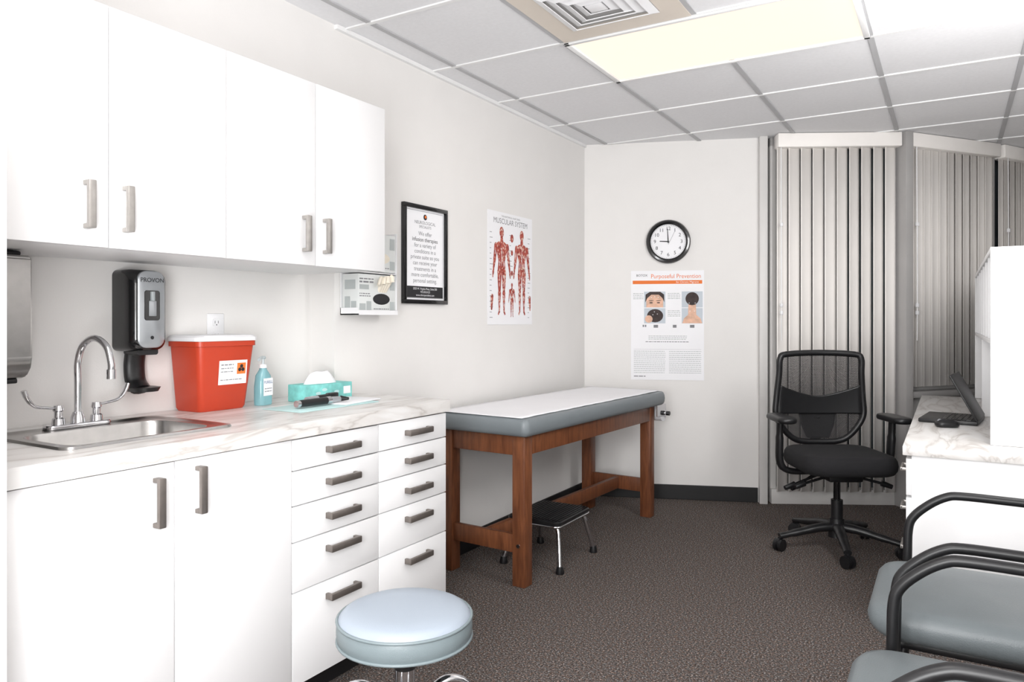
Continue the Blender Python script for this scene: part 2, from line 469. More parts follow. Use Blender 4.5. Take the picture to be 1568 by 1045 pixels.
# ------------------------------------------------------------------ handles
def handle_v(g, name, x, y, z0, z1, m):
    bm = bmesh.new()
    addbox(bm, (x + 0.018, y - 0.010, z0), (x + 0.031, y + 0.010, z1), 0.003)
    addbox(bm, (x, y - 0.009, z0), (x + 0.022, y + 0.009, z0 + 0.012), 0.002)
    addbox(bm, (x, y - 0.009, z1 - 0.012), (x + 0.022, y + 0.009, z1), 0.002)
    finish(g, name, bm, m, True, 35)
def handle_h(g, name, x, z, y0, y1, m):
    bm = bmesh.new()
    addbox(bm, (x + 0.018, y0, z - 0.011), (x + 0.031, y1, z + 0.011), 0.003)
    addbox(bm, (x, y0, z - 0.010), (x + 0.022, y0 + 0.012, z + 0.010), 0.002)
    addbox(bm, (x, y1 - 0.012, z - 0.010), (x + 0.022, y1, z + 0.010), 0.002)
    finish(g, name, bm, m, True, 35)

# ------------------------------------------------------------------ base cabinet
c = group('base_cabinet')
YB = [0.79, 1.191, 1.587, 1.985, 2.388]
boxes(c, 'carcass', [((-0.14, 0.745, 0.10), (-0.125, 2.25, 0.866)), ((-0.14, 0.745, 0.10), (0.455, 0.76, 0.866)),
                     ((0.004, 2.372, 0.0), (0.458, 2.388, 0.866)), ((-0.12, 0.76, 0.10), (0.455, 2.25, 0.116)),
                     ((0.01, 2.25, 0.10), (0.455, 2.372, 0.116)), ((-0.12, 1.58, 0.116), (0.455, 1.594, 0.866)),
                     ((0.438, 0.745, 0.10), (0.456, 2.388, 0.866))], CABIN)  # body coloured dark to paint shade into the door and drawer gaps
box(c, 'toe_kick', (0.38, 0.745, 0.0), (0.395, 2.37, 0.10), BASEB)
box(c, 'filler_strip', (0.456, 0.742, 0.10), (0.478, 0.788, 0.864), CAB, 0.0015)
G_ = 0.0021
box(c, 'door_1', (0.458, YB[0] + G_, 0.10), (0.48, YB[1] - G_, 0.864), CAB, 0.0012)
box(c, 'door_2', (0.458, YB[1] + G_, 0.10), (0.48, YB[2] - G_, 0.864), CAB, 0.0012)
handle_v(c, 'handle_1', 0.48, 1.137, 0.706, 0.832, NICKD)
handle_v(c, 'handle_2', 0.48, 1.258, 0.716, 0.842, NICKD)
ZD = [0.864, 0.766, 0.657, 0.545, 0.390, 0.10]
for j in range(2):
    for k in range(5):
        box(c, 'drawer_%d_%d' % (j + 1, k + 1), (0.458, YB[2 + j] + G_, ZD[k + 1] + G_), (0.48, YB[3 + j] - G_, ZD[k] - G_), CAB, 0.0012)
        hz = (ZD[k] + ZD[k + 1]) / 2 if k < 3 else ZD[k] - 0.05
        ym = (YB[2 + j] + YB[3 + j]) / 2 + 0.01
        handle_h(c, 'drawer_handle_%d_%d' % (j + 1, k + 1), 0.48, hz, ym - 0.07, ym + 0.07, NICKD)
bm = bmesh.new()
zt, zb = 0.915, 0.868
for lo, hi in (((-0.143, 0.742, zb), (0.49, 1.0, zt)), ((-0.143, 1.43, zb), (0.49, 2.25, zt)), ((0.003, 2.25, zb), (0.49, 2.402, zt)),
               ((-0.143, 1.0, zb), (0.045, 1.43, zt)), ((0.345, 1.0, zb), (0.49, 1.43, zt))):
    addbox(bm, lo, hi)
finish(c, 'countertop', bm, MARBLE)

# sink
s = group('kitchen_sink')
sx0, sx1, sy0, sy1 = -0.025, 0.378, 0.965, 1.462
rings = [rrect(sx0, sx1, sy0, sy1, 0.03, 0.9155), rrect(sx0 + 0.003, sx1 - 0.003, sy0 + 0.003, sy1 - 0.003, 0.028, 0.922),
         rrect(sx0 + 0.015, sx1 - 0.015, sy0 + 0.015, sy1 - 0.015, 0.026, 0.922), rrect(sx0 + 0.022, sx1 - 0.022, sy0 + 0.022, sy1 - 0.022, 0.03, 0.917),
         rrect(0.055, 0.338, 1.008, 1.423, 0.06, 0.917), rrect(0.058, 0.335, 1.011, 1.420, 0.06, 0.908),
         rrect(0.066, 0.328, 1.02, 1.412, 0.06, 0.80), rrect(0.08, 0.314, 1.034, 1.398, 0.055, 0.775), rrect(0.10, 0.294, 1.055, 1.378, 0.045, 0.768)]
loft(s, 'basin', rings, STEEL, caps=(False, True), angle=50)
lathe(s, 'drain', [(0, 0.004), (0.03, 0.004), (0.042, 0.003), (0.045, 0)], CHROME, at=(0.2, 1.215, 0.7685))

# faucet
f = group('gooseneck_faucet', (0.003, 1.203, 0.9175))
pad(f, 'deck_plate', -0.024, 0.024, -0.095, 0.095, 0.022, 0.0, 0.014, 0.004, CHROME)
lathe(f, 'spout_base', [(0.02, 0.012), (0.018, 0.03), (0.013, 0.045), (0.0, 0.046)], CHROME)
tube(f, 'spout', [(0, 0, 0.03), (0, 0, 0.13), (0, 0.0, 0.19), (0.018, 0.004, 0.238), (0.065, 0.012, 0.262), (0.112, 0.02, 0.238), (0.128, 0.024, 0.19), (0.129, 0.024, 0.17)], 0.0095, CHROME, sub=8)
rod(f, 'aerator', (0.129, 0.024, 0.172), (0.129, 0.024, 0.145), 0.0125, CHROME)
for sg in (-1, 1):
    y0 = sg * 0.055
    lathe(f, 'valve_%d' % (1 if sg < 0 else 2), [(0.018, 0.012), (0.016, 0.03), (0.011, 0.034), (0.011, 0.05), (0.015, 0.054), (0.012, 0.068), (0, 0.07)], CHROME, at=(0, y0, 0))
    tube(f, 'blade_handle_%d' % (1 if sg < 0 else 2), [(0, y0, 0.06), (0.004, y0 + sg * 0.03, 0.064), (0.004, y0 + sg * 0.065, 0.072), (0.004, y0 + sg * 0.085, 0.094), (0.004, y0 + sg * 0.094, 0.118)],
         [0.006, 0.007, 0.008, 0.010, 0.011], CHROME, flat=0.6)

# ------------------------------------------------------------------ upper cabinet
u = group('upper_cabinet')
box(u, 'carcass', (-0.14, 0.744, 1.424), (0.308, 2.192, 2.048), CAB, 0.001)
box(u, 'door_gap_shade', (0.3085, 0.746, 1.426), (0.3100, 2.190, 2.046), CABIN)  # dark sheet added behind the doors to paint shade in their gaps
YU = [0.742, 1.105, 1.467, 1.831, 2.194]
for k in range(4):
    box(u, 'door_%d' % (k + 1), (0.311, YU[k] + 0.0024, 1.42), (0.33, YU[k + 1] - 0.0024, 2.05), CABU, 0.0012)
for k, y in enumerate((1.046, 1.148, 1.776, 1.870)):
    handle_v(u, 'handle_%d' % (k + 1), 0.33, y, 1.464, 1.586, NICK)

# ------------------------------------------------------------------ wall accessories
d = group('paper_towel_dispenser', (-0.144, 0.745, 1.07))
prof = [(0, 0.0), (0.15, 0.0), (0.18, 0.008), (0.2, 0.03), (0.204, 0.06), (0.204, 0.33), (0.196, 0.338), (0, 0.338)]
bm = bmesh.new()
A = [bm.verts.new((x, 0.0, z)) for x, z in prof]; B = [bm.verts.new((x, 0.305, z)) for x, z in prof]
for k in range(len(prof)): bm.faces.new((A[k], A[(k + 1) % len(prof)], B[(k + 1) % len(prof)], B[k]))
bm.faces.new(A[::-1]); bm.faces.new(B)
bmesh.ops.bevel(bm, geom=list(bm.edges), offset=0.004, segments=2, affect='EDGES', clamp_overlap=True)
finish(d, 'cover', bm, STEEL, True, 35)
box(d, 'top_cap', (0.0, 0.01, 0.338), (0.17, 0.295, 0.352), BLACKP, 0.006)
box(d, 'tray_slot', (0.03, 0.01, -0.012), (0.16, 0.29, 0.002), BLACKP, 0.004)

d = group('soap_dispenser', mx=wallmx((-0.144, 1.455, 1.13), (0, 1)))
loft(d, 'housing', [rrect(-0.062, 0.062, 0, 0.268, 0.02, 0.0), rrect(-0.064, 0.064, 0, 0.268, 0.025, 0.07), rrect(-0.058, 0.058, 0.004, 0.262, 0.035, 0.105), rrect(-0.045, 0.045, 0.02, 0.245, 0.03, 0.115)], BLACKG, angle=50)
loft(d, 'silver_face', [rrect(-0.046, 0.046, 0.012, 0.262, 0.03, 0.108), rrect(-0.046, 0.046, 0.012, 0.262, 0.03, 0.117), rrect(-0.041, 0.041, 0.017, 0.257, 0.027, 0.121)], SILV, angle=50)
loft(d, 'window', [rrect(-0.028, 0.028, 0.10, 0.20, 0.008, 0.119), rrect(-0.026, 0.026, 0.102, 0.198, 0.008, 0.123)], BLACKG)
box(d, 'soap_cartridge', (-0.013, 0.115, 0.122), (0.013, 0.165, 0.1255), SILV, 0.002)
rod(d, 'cartridge_neck', (0, 0.165, 0.123), (0, 0.195, 0.123), 0.008, CLEARP)
text(d, 'label_text', 'PROVON', 0.020, 0, 0.232, 0.1225, INK)
poly(d, 'sensor_mark', [ell(0, 0.045, 0.006, 0.006)], 0.122, INK)
loft(d, 'nozzle_shroud', [rrect(-0.035, 0.035, -0.012, 0.01, 0.008, 0.02), rrect(-0.035, 0.035, -0.012, 0.01, 0.008, 0.10)], BLACKP)
tube(d, 'drip_tray_arm', [(0, 0.0, 0.03), (0, -0.05, 0.022), (0, -0.10, 0.03), (0, -0.128, 0.06)], 0.036, BLACKP, flat=0.55)
loft(d, 'drip_tray', [[Vector((p.x, -0.132, p.y)) for p in rrect(-0.038, 0.038, 0.02, 0.118, 0.03, 0)], [Vector((p.x, -0.118, p.y)) for p in rrect(-0.045, 0.045, 0.015, 0.125, 0.035, 0)]], BLACKP)

o = group('power_outlet', mx=wallmx((-0.144, 1.785, 1.20), (0, 1)))
box(o, 'cover_plate', (-0.036, -0.057, 0), (0.036, 0.057, 0.006), WHITEP, 0.003)
for yy in (-0.024, 0.024):
    loft(o, 'receptacle', [rrect(-0.016, 0.016, yy - 0.014, yy + 0.014, 0.008, 0.005), rrect(-0.016, 0.016, yy - 0.014, yy + 0.014, 0.008, 0.009)], WHITEP)
    rects(o, 'slots', [(-0.008, yy - 0.004, -0.006, yy + 0.006), (0.006, yy - 0.004, 0.008, yy + 0.006), (-0.002, yy - 0.011, 0.002, yy - 0.007)], 0.0095, INK)

gb = group('glove_box_holder', mx=wallmx((0.001, 2.29, 1.255), (0, 1)))
boxes(gb, 'holder_frame', [((0, 0, 0), (0.25, 0.36, 0.003)), ((0, 0, 0), (0.25, 0.005, 0.105)), ((0, 0, 0), (0.003, 0.03, 0.10)), ((0.247, 0, 0), (0.25, 0.36, 0.10)),
                           ((0.0, 0.0, 0.10), (0.25, 0.02, 0.104)), ((0, 0.178, 0.0), (0.25, 0.182, 0.10))], WHITEP)
for k in range(2):
    z0 = 0.008 + 0.177 * k
    box(gb, 'glove_carton_%d' % (k + 1), (0.006, z0, 0.006), (0.244, z0 + 0.165, 0.096), CARTON, 0.002)
    loft(gb, 'carton_opening_%d' % (k + 1), [[Vector((x, y, 0.0965)) for x, y in ell(0.15, z0 + 0.06, 0.055, 0.024)], [Vector((x, y, 0.098)) for x, y in ell(0.15, z0 + 0.06, 0.05, 0.021)]], INK if k == 0 else GLOVE)
    rects(gb, 'print_blocks_%d' % (k + 1), [(0.012, z0 + 0.012, 0.05, z0 + 0.04), (0.055, z0 + 0.012, 0.085, z0 + 0.05), (0.012, z0 + 0.10, 0.07, z0 + 0.12), (0.205, z0 + 0.10, 0.238, z0 + 0.15), (0.205, z0 + 0.012, 0.238, z0 + 0.05)], 0.0966, MIDG)
    rects(gb, 'print_text_%d' % (k + 1), fauxtext(0.012, 0.1, z0 + 0.128, 0.007) + fauxtext(0.012, 0.1, z0 + 0.142, 0.005) + fauxtext(0.012, 0.08, z0 + 0.07, 0.004) + fauxtext(0.012, 0.08, z0 + 0.08, 0.004) + fauxtext(0.10, 0.2, z0 + 0.016, 0.004), 0.0967, GREYI)
    xf_ = rects(gb, 'side_print_%d' % (k + 1), [(0.02, z0 + 0.02, 0.05, z0 + 0.07), (0.055, z0 + 0.02, 0.085, z0 + 0.05), (0.02, z0 + 0.10, 0.08, z0 + 0.14)], 0.0, MIDG)
    xf_.data.transform(Matrix.Translation((0.0055, 0, 0)) @ Matrix.Rotation(math.radians(-90), 4, 'Y'))
for k in range(4):
    tube(gb, 'glove_finger_%d' % (k + 1), [(0.14 + 0.012 * k, 0.10, 0.09), (0.135 + 0.016 * k, 0.14, 0.112), (0.12 + 0.024 * k, 0.155 + 0.004 * k, 0.118), (0.105 + 0.03 * k, 0.125 + 0.006 * k, 0.120)], 0.012, GLOVE, flat=0.6)

# framed sign
sg = group('framed_sign', mx=wallmx((0.001, 2.69, 1.312), (0, 1)))
W, HH = 0.347, 0.478
boxes(sg, 'frame', [((0, 0, 0), (W, 0.02, 0.02)), ((0, HH - 0.02, 0), (W, HH, 0.02)), ((0, 0.02, 0), (0.02, HH - 0.02, 0.02)), ((W - 0.02, 0.02, 0), (W, HH - 0.02, 0.02))], BLACKG, 0.002)
box(sg, 'print', (0.015, 0.015, 0.002), (W - 0.015, HH - 0.015, 0.008), PAPER)
rects(sg, 'bottom_band', [(0.03, 0.03, W - 0.03, 0.085)], 0.0085, INK)
rects(sg, 'border_line', [(0.027, 0.027, W - 0.027, 0.029), (0.027, HH - 0.029, W - 0.027, HH - 0.027), (0.027, 0.03, 0.029, HH - 0.03), (W - 0.029, 0.03, W - 0.027, HH - 0.03)], 0.0084, GREYI)
poly(sg, 'logo', [ell(W / 2, HH - 0.055, 0.014, 0.014)], 0.0086, INK)
poly(sg, 'logo_dot', [ell(W / 2 + 0.003, HH - 0.053, 0.007, 0.007)], 0.0088, ORANGE)
text(sg, 'clinic_name', 'NEUROLOGICAL', 0.022, W / 2, HH - 0.084, 0.0086, GREYI)
text(sg, 'clinic_name_b', 'SPECIALISTS', 0.018, W / 2, HH - 0.104, 0.0086, GREYI)
for k, t in enumerate(('We offer', 'infusion therapies', 'for a variety of', 'conditions in a', 'private suite so you', 'can receive your', 'treatments in a', 'more comfortable,', 'personal setting.')):
    text(sg, 'body_line_%d' % (k + 1), t, 0.0285, W / 2, HH - 0.138 - 0.0285 * k, 0.0086, INK if k == 1 else GREYI)
for k, t in enumerate(('2525 W. Virginia Pkwy, Suite 200', '972.555.0123', 'www.clinicspecialists.com')):
    text(sg, 'band_line_%d' % (k + 1), t, 0.014, W / 2, 0.073 - 0.0155 * k, 0.0088, PAPER)

# muscular system poster
mp = group('anatomy_poster', mx=wallmx((0.001, 3.438, 1.208), (0, 1)))
W, HH = 0.505, 0.645
box(mp, 'sheet', (0, 0, 0), (W, HH, 0.002), PAPER)
text(mp, 'subtitle', 'THE ANATOMICAL CHART SERIES', 0.014, W / 2, HH - 0.022, 0.0024, GREYI)
text(mp, 'title', 'MUSCULAR SYSTEM', 0.044, W / 2, HH - 0.052, 0.0024, GREYI)
def caps(p0, p1, r0, r1, n=8):
    a = math.atan2(p1[1] - p0[1], p1[0] - p0[0]); out = []
    for k in range(n + 1):
        t = a - math.pi / 2 + math.pi * k / n; out.append((p1[0] + r1 * math.cos(t), p1[1] + r1 * math.sin(t)))
    for k in range(n + 1):
        t = a + math.pi / 2 + math.pi * k / n; out.append((p0[0] + r0 * math.cos(t), p0[1] + r0 * math.sin(t)))
    return out
def figure(g, name, cx, y0, h, z, m):
    s = h / 8.0; P_ = []
    q = lambda x, y: (cx + x * s, y0 + y * s)
    P_.append(ell(*q(0, 7.45), 0.36 * s, 0.5 * s))
    P_.append(caps(q(0, 6.9), q(0, 6.5), 0.22 * s, 0.3 * s))
    P_.append([q(-0.95, 6.35), q(-0.5, 6.6), q(0.5, 6.6), q(0.95, 6.35), q(0.85, 5.7), q(0.55, 4.8), q(0.68, 4.0), q(0.2, 3.75), q(-0.2, 3.75), q(-0.68, 4.0), q(-0.55, 4.8), q(-0.85, 5.7)])
    for sd in (-1, 1):
        P_.append(caps(q(sd * 0.98, 6.2), q(sd * 1.2, 5.0), 0.27 * s, 0.2 * s))
        P_.append(caps(q(sd * 1.2, 5.0), q(sd * 1.42, 3.9), 0.22 * s, 0.11 * s))
        P_.append(caps(q(sd * 1.44, 3.8), q(sd * 1.5, 3.35), 0.14 * s, 0.07 * s))
        P_.append(caps(q(sd * 0.38, 3.8), q(sd * 0.38, 2.1), 0.38 * s, 0.2 * s))
        P_.append(caps(q(sd * 0.38, 1.9), q(sd * 0.4, 0.35), 0.25 * s, 0.1 * s))
        P_.append(caps(q(sd * 0.4, 0.25), q(sd * 0.55, 0.02), 0.12 * s, 0.1 * s))
    bm = bmesh.new()
    for i, pl in enumerate(P_):
        bm.faces.new([bm.verts.new((a_, b_, z + 0.00003 * i)) for a_, b_ in pl])
    finish(g, name, bm, m)
    st = []
    for sd in (-1, 1):
        for yy in (3.4, 2.7, 1.5, 0.9): st.append(ell(*q(sd * 0.38, yy), 0.035 * s, 0.22 * s, 8))
        st.append(ell(*q(sd * 1.1, 5.6), 0.04 * s, 0.25 * s, 8))
        st.append(ell(*q(sd * 0.35, 4.6), 0.04 * s, 0.3 * s, 8))
    st.append(ell(*q(0, 5.2), 0.04 * s, 0.9 * s, 10))
    poly(g, name + '_tendons', st, z + 0.0006, PAPER)
figure(mp, 'front_view_figure', 0.148, 0.06, 0.505, 0.0024, MUSCLE)
figure(mp, 'rear_view_figure', 0.378, 0.06, 0.505, 0.0024, MUSCLE)
figure(mp, 'side_view_figure', 0.263, 0.045, 0.20, 0.0024, MUSCLE)
lb = []
for xx in (0.02, 0.235, 0.45):
    for k in range(17):
        yy = 0.04 + k * 0.03
        if xx == 0.235 and 0.03 < yy < 0.27: continue
        lb.append((xx, yy, xx + random.uniform(0.015, 0.035), yy + 0.003))
rects(mp, 'labels', lb, 0.0024, GREYI)
poly(mp, 'detail_limbs', [caps((0.04, 0.09), (0.045, 0.16), 0.008, 0.014), caps((0.478, 0.09), (0.473, 0.16), 0.008, 0.014), ell(0.263, 0.505, 0.018, 0.024), ell(0.263, 0.42, 0.012, 0.016), ell(0.263, 0.30, 0.012, 0.016)], 0.0024, MUSCLE)

# clock
ck = group('wall_clock', mx=wallmx((0.539, 4.706 + 0.38 * 0.539, 1.776), DB))
lathe(ck, 'rim', [(0.118, 0.012), (0.12, 0.03), (0.13, 0.036), (0.142, 0.034), (0.150, 0.024), (0.150, 0.002)], BLACKG)
lathe(ck, 'dial', [(0, 0.016), (0.122, 0.016), (0.122, 0.002)], PAPER)
for k in range(12):
    an = math.radians(90 - 30 * (k + 1))
    text(ck, 'numeral_%d' % (k + 1), str(k + 1), 0.034, 0.090 * math.cos(an), 0.090 * math.sin(an), 0.0166, INK)
poly(ck, 'minute_ticks', [[(r * math.cos(a_ + o_), r * math.sin(a_ + o_)) for r, o_ in ((0.110, -0.006), (0.116, -0.006), (0.116, 0.006), (0.110, 0.006))] for a_ in [2 * math.pi * k / 60 for k in range(60)]], 0.0166, INK)
poly(ck, 'hour_hand', [[(0.006, -0.004), (0.006, 0.004), (-0.055, 0.006), (-0.06, 0.003), (-0.055, 0.0)]], 0.018, INK)
poly(ck, 'minute_hand', [[(-0.004, -0.01), (0.004, -0.01), (-0.003, 0.088), (-0.007, 0.088)]], 0.019, INK)
poly(ck, 'second_hand', [[(-0.001, -0.02), (0.001, -0.02), (0.045, 0.07), (0.043, 0.07)]], 0.0195, GREYI)
poly(ck, 'hub', [ell(0, 0, 0.006, 0.006)], 0.020, INK)

# medical poster on back wall
sp_ = 0.323
pm = group('medical_poster', mx=wallmx((DB[0] * sp_, 4.706 + DB[1] * sp_, 0.82), DB) @ Matrix.Translation((0, 0, 0.001)))
W, HH = 0.494, 0.757
box(pm, 'sheet', (0, 0, 0), (W, HH, 0.002), PAPER)
text(pm, 'logo', 'BOTOX', 0.022, 0.075, HH - 0.033, 0.0024, INK)
text(pm, 'title', 'Purposeful Prevention', 0.042, 0.475, HH - 0.040, 0.0024, ORANGE, 'RIGHT', sx=0.9)
rects(pm, 'orange_band', [(0.012, HH - 0.092, W - 0.012, HH - 0.068)], 0.0024, ORANGE)
text(pm, 'band_text', 'for Chronic Migraine', 0.018, 0.46, HH - 0.080, 0.0026, PAPER, 'RIGHT')
rects(pm, 'photo_panels', [(0.09, HH - 0.255, 0.235, HH - 0.145), (0.09, HH - 0.365, 0.235, HH - 0.26), (0.345, HH - 0.255, 0.485, HH - 0.145), (0.345, HH - 0.365, 0.485, HH - 0.26)], 0.0023, PHOTOB)
poly(pm, 'forehead_face', [[(0.105, HH - 0.254), (0.105, HH - 0.19), (0.13, HH - 0.152), (0.195, HH - 0.152), (0.22, HH - 0.19), (0.22, HH - 0.254)]], 0.0025, SKINI)
poly(pm, 'forehead_hair', [[(0.098, HH - 0.22), (0.1, HH - 0.165), (0.13, HH - 0.146), (0.2, HH - 0.146), (0.226, HH - 0.165), (0.228, HH - 0.22), (0.215, HH - 0.19), (0.19, HH - 0.166), (0.14, HH - 0.166), (0.112, HH - 0.19)]], 0.0026, HAIRI)
poly(pm, 'eyes', [ell(0.138, HH - 0.222, 0.012, 0.004), ell(0.188, HH - 0.222, 0.012, 0.004), ell(0.138, HH - 0.208, 0.018, 0.0022), ell(0.188, HH - 0.208, 0.018, 0.0022)], 0.0027, HAIRI)
poly(pm, 'temple_head', [ell(0.165, HH - 0.312, 0.055, 0.046)], 0.0025, HAIRI)
poly(pm, 'temple_face', [ell(0.122, HH - 0.335, 0.026, 0.026)], 0.0026, SKINI)
poly(pm, 'neck_head', [ell(0.415, HH - 0.195, 0.045, 0.045)], 0.0025, HAIRI)
poly(pm, 'neck_back', [[(0.39, HH - 0.225), (0.44, HH - 0.225), (0.442, HH - 0.305), (0.47, HH - 0.33), (0.482, HH - 0.364), (0.348, HH - 0.364), (0.36, HH - 0.33), (0.388, HH - 0.305)]], 0.0024, SKINI)
poly(pm, 'injection_dots', [ell(x, y, 0.003, 0.003, 8) for x, y in ((0.14, HH - 0.185), (0.163, HH - 0.18), (0.186, HH - 0.185), (0.16, HH - 0.285), (0.18, HH - 0.30), (0.15, HH - 0.305), (0.395, HH - 0.225), (0.435, HH - 0.225), (0.4, HH - 0.28), (0.43, HH - 0.28))], 0.003, PAPER)
L = []
for k in range(4): L += fauxtext(0.015, 0.085, HH - 0.16 - 0.012 * k, 0.004)
for k in range(4): L += fauxtext(0.25, 0.335, HH - 0.16 - 0.012 * k, 0.004)
for k in range(4): L += fauxtext(0.25, 0.335, HH - 0.28 - 0.012 * k, 0.004)
for k in range(12):
    L += fauxtext(0.02, 0.235, HH - 0.56 - 0.0135 * k, 0.0035); L += fauxtext(0.26, 0.475, HH - 0.56 - 0.0135 * k, 0.0035)
for k in range(3): L += fauxtext(0.12, 0.38, HH - 0.455 - 0.011 * k, 0.004)
rects(pm, 'small_print', L, 0.0023, MIDG)
rects(pm, 'headline_print', fauxtext(0.10, 0.40, HH - 0.495, 0.005) + [(0.02, HH - 0.545, 0.475, HH - 0.544)] + fauxtext(0.02, 0.1, HH - 0.735, 0.006), 0.0024, GREYI)
rects(pm, 'icons', [(0.08, HH - 0.39, 0.09, HH - 0.375), (0.095, HH - 0.39, 0.105, HH - 0.375), (0.155, HH - 0.395, 0.185, HH - 0.375), (0.285, HH - 0.395, 0.31, HH - 0.375), (0.40, HH - 0.395, 0.43, HH - 0.375)], 0.0024, GREYI)

# ------------------------------------------------------------------ counter items
ct = 0.9155
sc = group('sharps_container', (-0.055, 1.70, ct))
loft(sc, 'bin', [rrect(-0.07, 0.065, -0.090, 0.095, 0.02, 0.0), rrect(-0.075, 0.07, -0.095, 0.10, 0.02, 0.01), rrect(-0.082, 0.09, -0.112, 0.122, 0.022, 0.225), rrect(-0.087, 0.096, -0.118, 0.128, 0.024, 0.226), rrect(-0.087, 0.096, -0.118, 0.128, 0.024, 0.243)], RED, angle=35)
loft(sc, 'lid', [rrect(-0.088, 0.099, -0.122, 0.132, 0.026, 0.244), rrect(-0.088, 0.099, -0.122, 0.132, 0.026, 0.256), rrect(-0.082, 0.092, -0.114, 0.124, 0.024, 0.264), rrect(-0.07, 0.08, -0.10, 0.11, 0.02, 0.266)], WHITEP, angle=35)
sl = math.atan2(0.02, 0.215)
lm = Matrix.Translation((0.0775, 0, 0.09)) @ Matrix.Rotation(sl, 4, 'Y') @ wallmx((0, 0, 0), (0, 1))
def xf(o, M_): o.data.transform(M_); return o
xf(rects(sc, 'label', [(-0.03, 0.0, 0.088, 0.085)], 0.0012, PAPER), lm)
xf(rects(sc, 'label_text_lines', fauxtext(-0.022, 0.03, 0.068, 0.004) + fauxtext(-0.022, 0.03, 0.056, 0.003) + fauxtext(-0.022, 0.03, 0.044, 0.003) + fauxtext(-0.022, 0.07, 0.015, 0.003), 0.0018, GREYI), lm)
xf(rects(sc, 'biohazard_patch', [(0.045, 0.035, 0.082, 0.075)], 0.0018, ORANGE), lm)
xf(poly(sc, 'biohazard_symbol', [ell(0.0635 + 0.008 * math.cos(a_), 0.055 + 0.008 * math.sin(a_), 0.007, 0.007, 10) for a_ in (1.57, 3.67, 5.76)], 0.0022, INK), lm)

hs = group('hand_sanitizer_bottle', (0.0, 1.885, ct), 0.2)
loft(hs, 'bottle', [rrect(-0.022, 0.022, -0.034, 0.034, 0.018, 0), rrect(-0.023, 0.023, -0.035, 0.035, 0.019, 0.01), rrect(-0.023, 0.023, -0.035, 0.035, 0.019, 0.07), rrect(-0.021, 0.021, -0.030, 0.030, 0.019, 0.11), rrect(-0.013, 0.013, -0.014, 0.014, 0.012, 0.132), rrect(-0.012, 0.012, -0.012, 0.012, 0.0115, 0.14)], GEL, angle=50)
rod(hs, 'pump_collar', (0, 0, 0.138), (0, 0, 0.152), 0.014, WHITEP)
rod(hs, 'pump_stem', (0, 0, 0.152), (0, 0, 0.172), 0.005, CLEARP)
tube(hs, 'pump_spout', [(0, 0.01, 0.176), (0, -0.01, 0.177), (0.01, -0.035, 0.17)], 0.006, CLEARP, sub=4)
xf(rects(hs, 'label', [(-0.027, 0.035, 0.027, 0.10)], 0, PAPER), wallmx((0.0236, 0, 0), (0, 1)))
xf(text(hs, 'label_text', 'PURELL', 0.015, 0, 0.085, 0.0005, BLUEI), wallmx((0.0238, 0, 0), (0, 1)))
xf(rects(hs, 'label_lines', fauxtext(-0.02, 0.02, 0.06, 0.003) + fauxtext(-0.02, 0.02, 0.05, 0.003), 0.0003, GREYI), wallmx((0.0238, 0, 0), (0, 1)))

tb = group('tissue_box', (0.05, 2.13, ct))
box(tb, 'carton', (-0.055, -0.12, 0), (0.055, 0.12, 0.066), TEAL, 0.002)
poly(tb, 'opening', [ell(0, 0, 0.03, 0.075)], 0.0665, WHITEP)
xf(rects(tb, 'brand_patch', [(0.07, 0.02, 0.11, 0.05)], 0, WHITEP), wallmx((0.0555, 0, 0), (0, 1)))
xf(poly(tb, 'leaf_pattern', [ell(-0.10 + 0.033 * k, 0.02 + 0.012 * (k % 3), 0.014, 0.006) for k in range(5)], 0, TEALP), wallmx((0.0555, 0, 0), (0, 1)))
bm = bmesh.new(); N = 24; M2 = 6; R = []
for j in range(M2 + 1):
    t = j / M2; ring = []
    for k in range(N):
        a_ = 2 * math.pi * k / N; r_ = (1.05 - 0.55 * t) * (1 + 0.14 * math.sin(3 * a_ + 1.2 * t))
        ring.append(bm.verts.new((0.03 * r_ * math.cos(a_), 0.075 * r_ * math.sin(a_), 0.066 + 0.046 * math.sin(t * 1.5) * (1 + 0.06 * math.sin(4 * a_)))))
    R.append(ring)
for A_, B_ in zip(R[:-1], R[1:]):
    for k in range(N): bm.faces.new((A_[k], A_[(k + 1) % N], B_[(k + 1) % N], B_[k]))
bm.faces.new(R[-1]); finish(tb, 'tissue', bm, PAPER, True, 80)

ms = group('instrument_sheet', (0.21, 1.98, ct), 0.0)
box(ms, 'teal_liner', (-0.09, -0.20, 0), (0.10, 0.20, 0.003), TEALP, 0.001)
box(ms, 'white_towel', (-0.07, 0.02, 0.003), (0.09, 0.25, 0.008), PAPER, 0.002, mx=Matrix.Rotation(0.12, 4, 'Z'))
ot = group('otoscope', (0.24, 1.93, ct + 0.016), 0.0)
rod(ot, 'handle', (0.0, -0.09, 0.005), (0.0, 0.04, 0.005), 0.013, BLACKP)
rod(ot, 'collar', (0.0, 0.04, 0.005), (0.0, 0.06, 0.005), 0.0135, CHROME)
rod(ot, 'body', (0.0, 0.06, 0.005), (0.0, 0.12, 0.005), 0.012, SILV, 0.009)
rod(ot, 'head', (0.0, 0.115, 0.006), (0.03, 0.125, 0.006), 0.011, BLACKP, 0.005)
rod(ot, 'tail_cap', (0.0, -0.105, 0.005), (0.0, -0.09, 0.005), 0.0125, CHROME)
op = group('ophthalmoscope', (0.19, 2.0, ct + 0.020), 0.12)
rod(op, 'handle', (0.0, -0.09, 0.005), (0.0, 0.03, 0.005), 0.012, SILV)
rod(op, 'grip', (0.0, -0.03, 0.005), (0.0, 0.03, 0.005), 0.0128, BLACKP)
box(op, 'head', (-0.012, 0.03, -0.006), (0.012, 0.085, 0.02), BLACKP, 0.005)

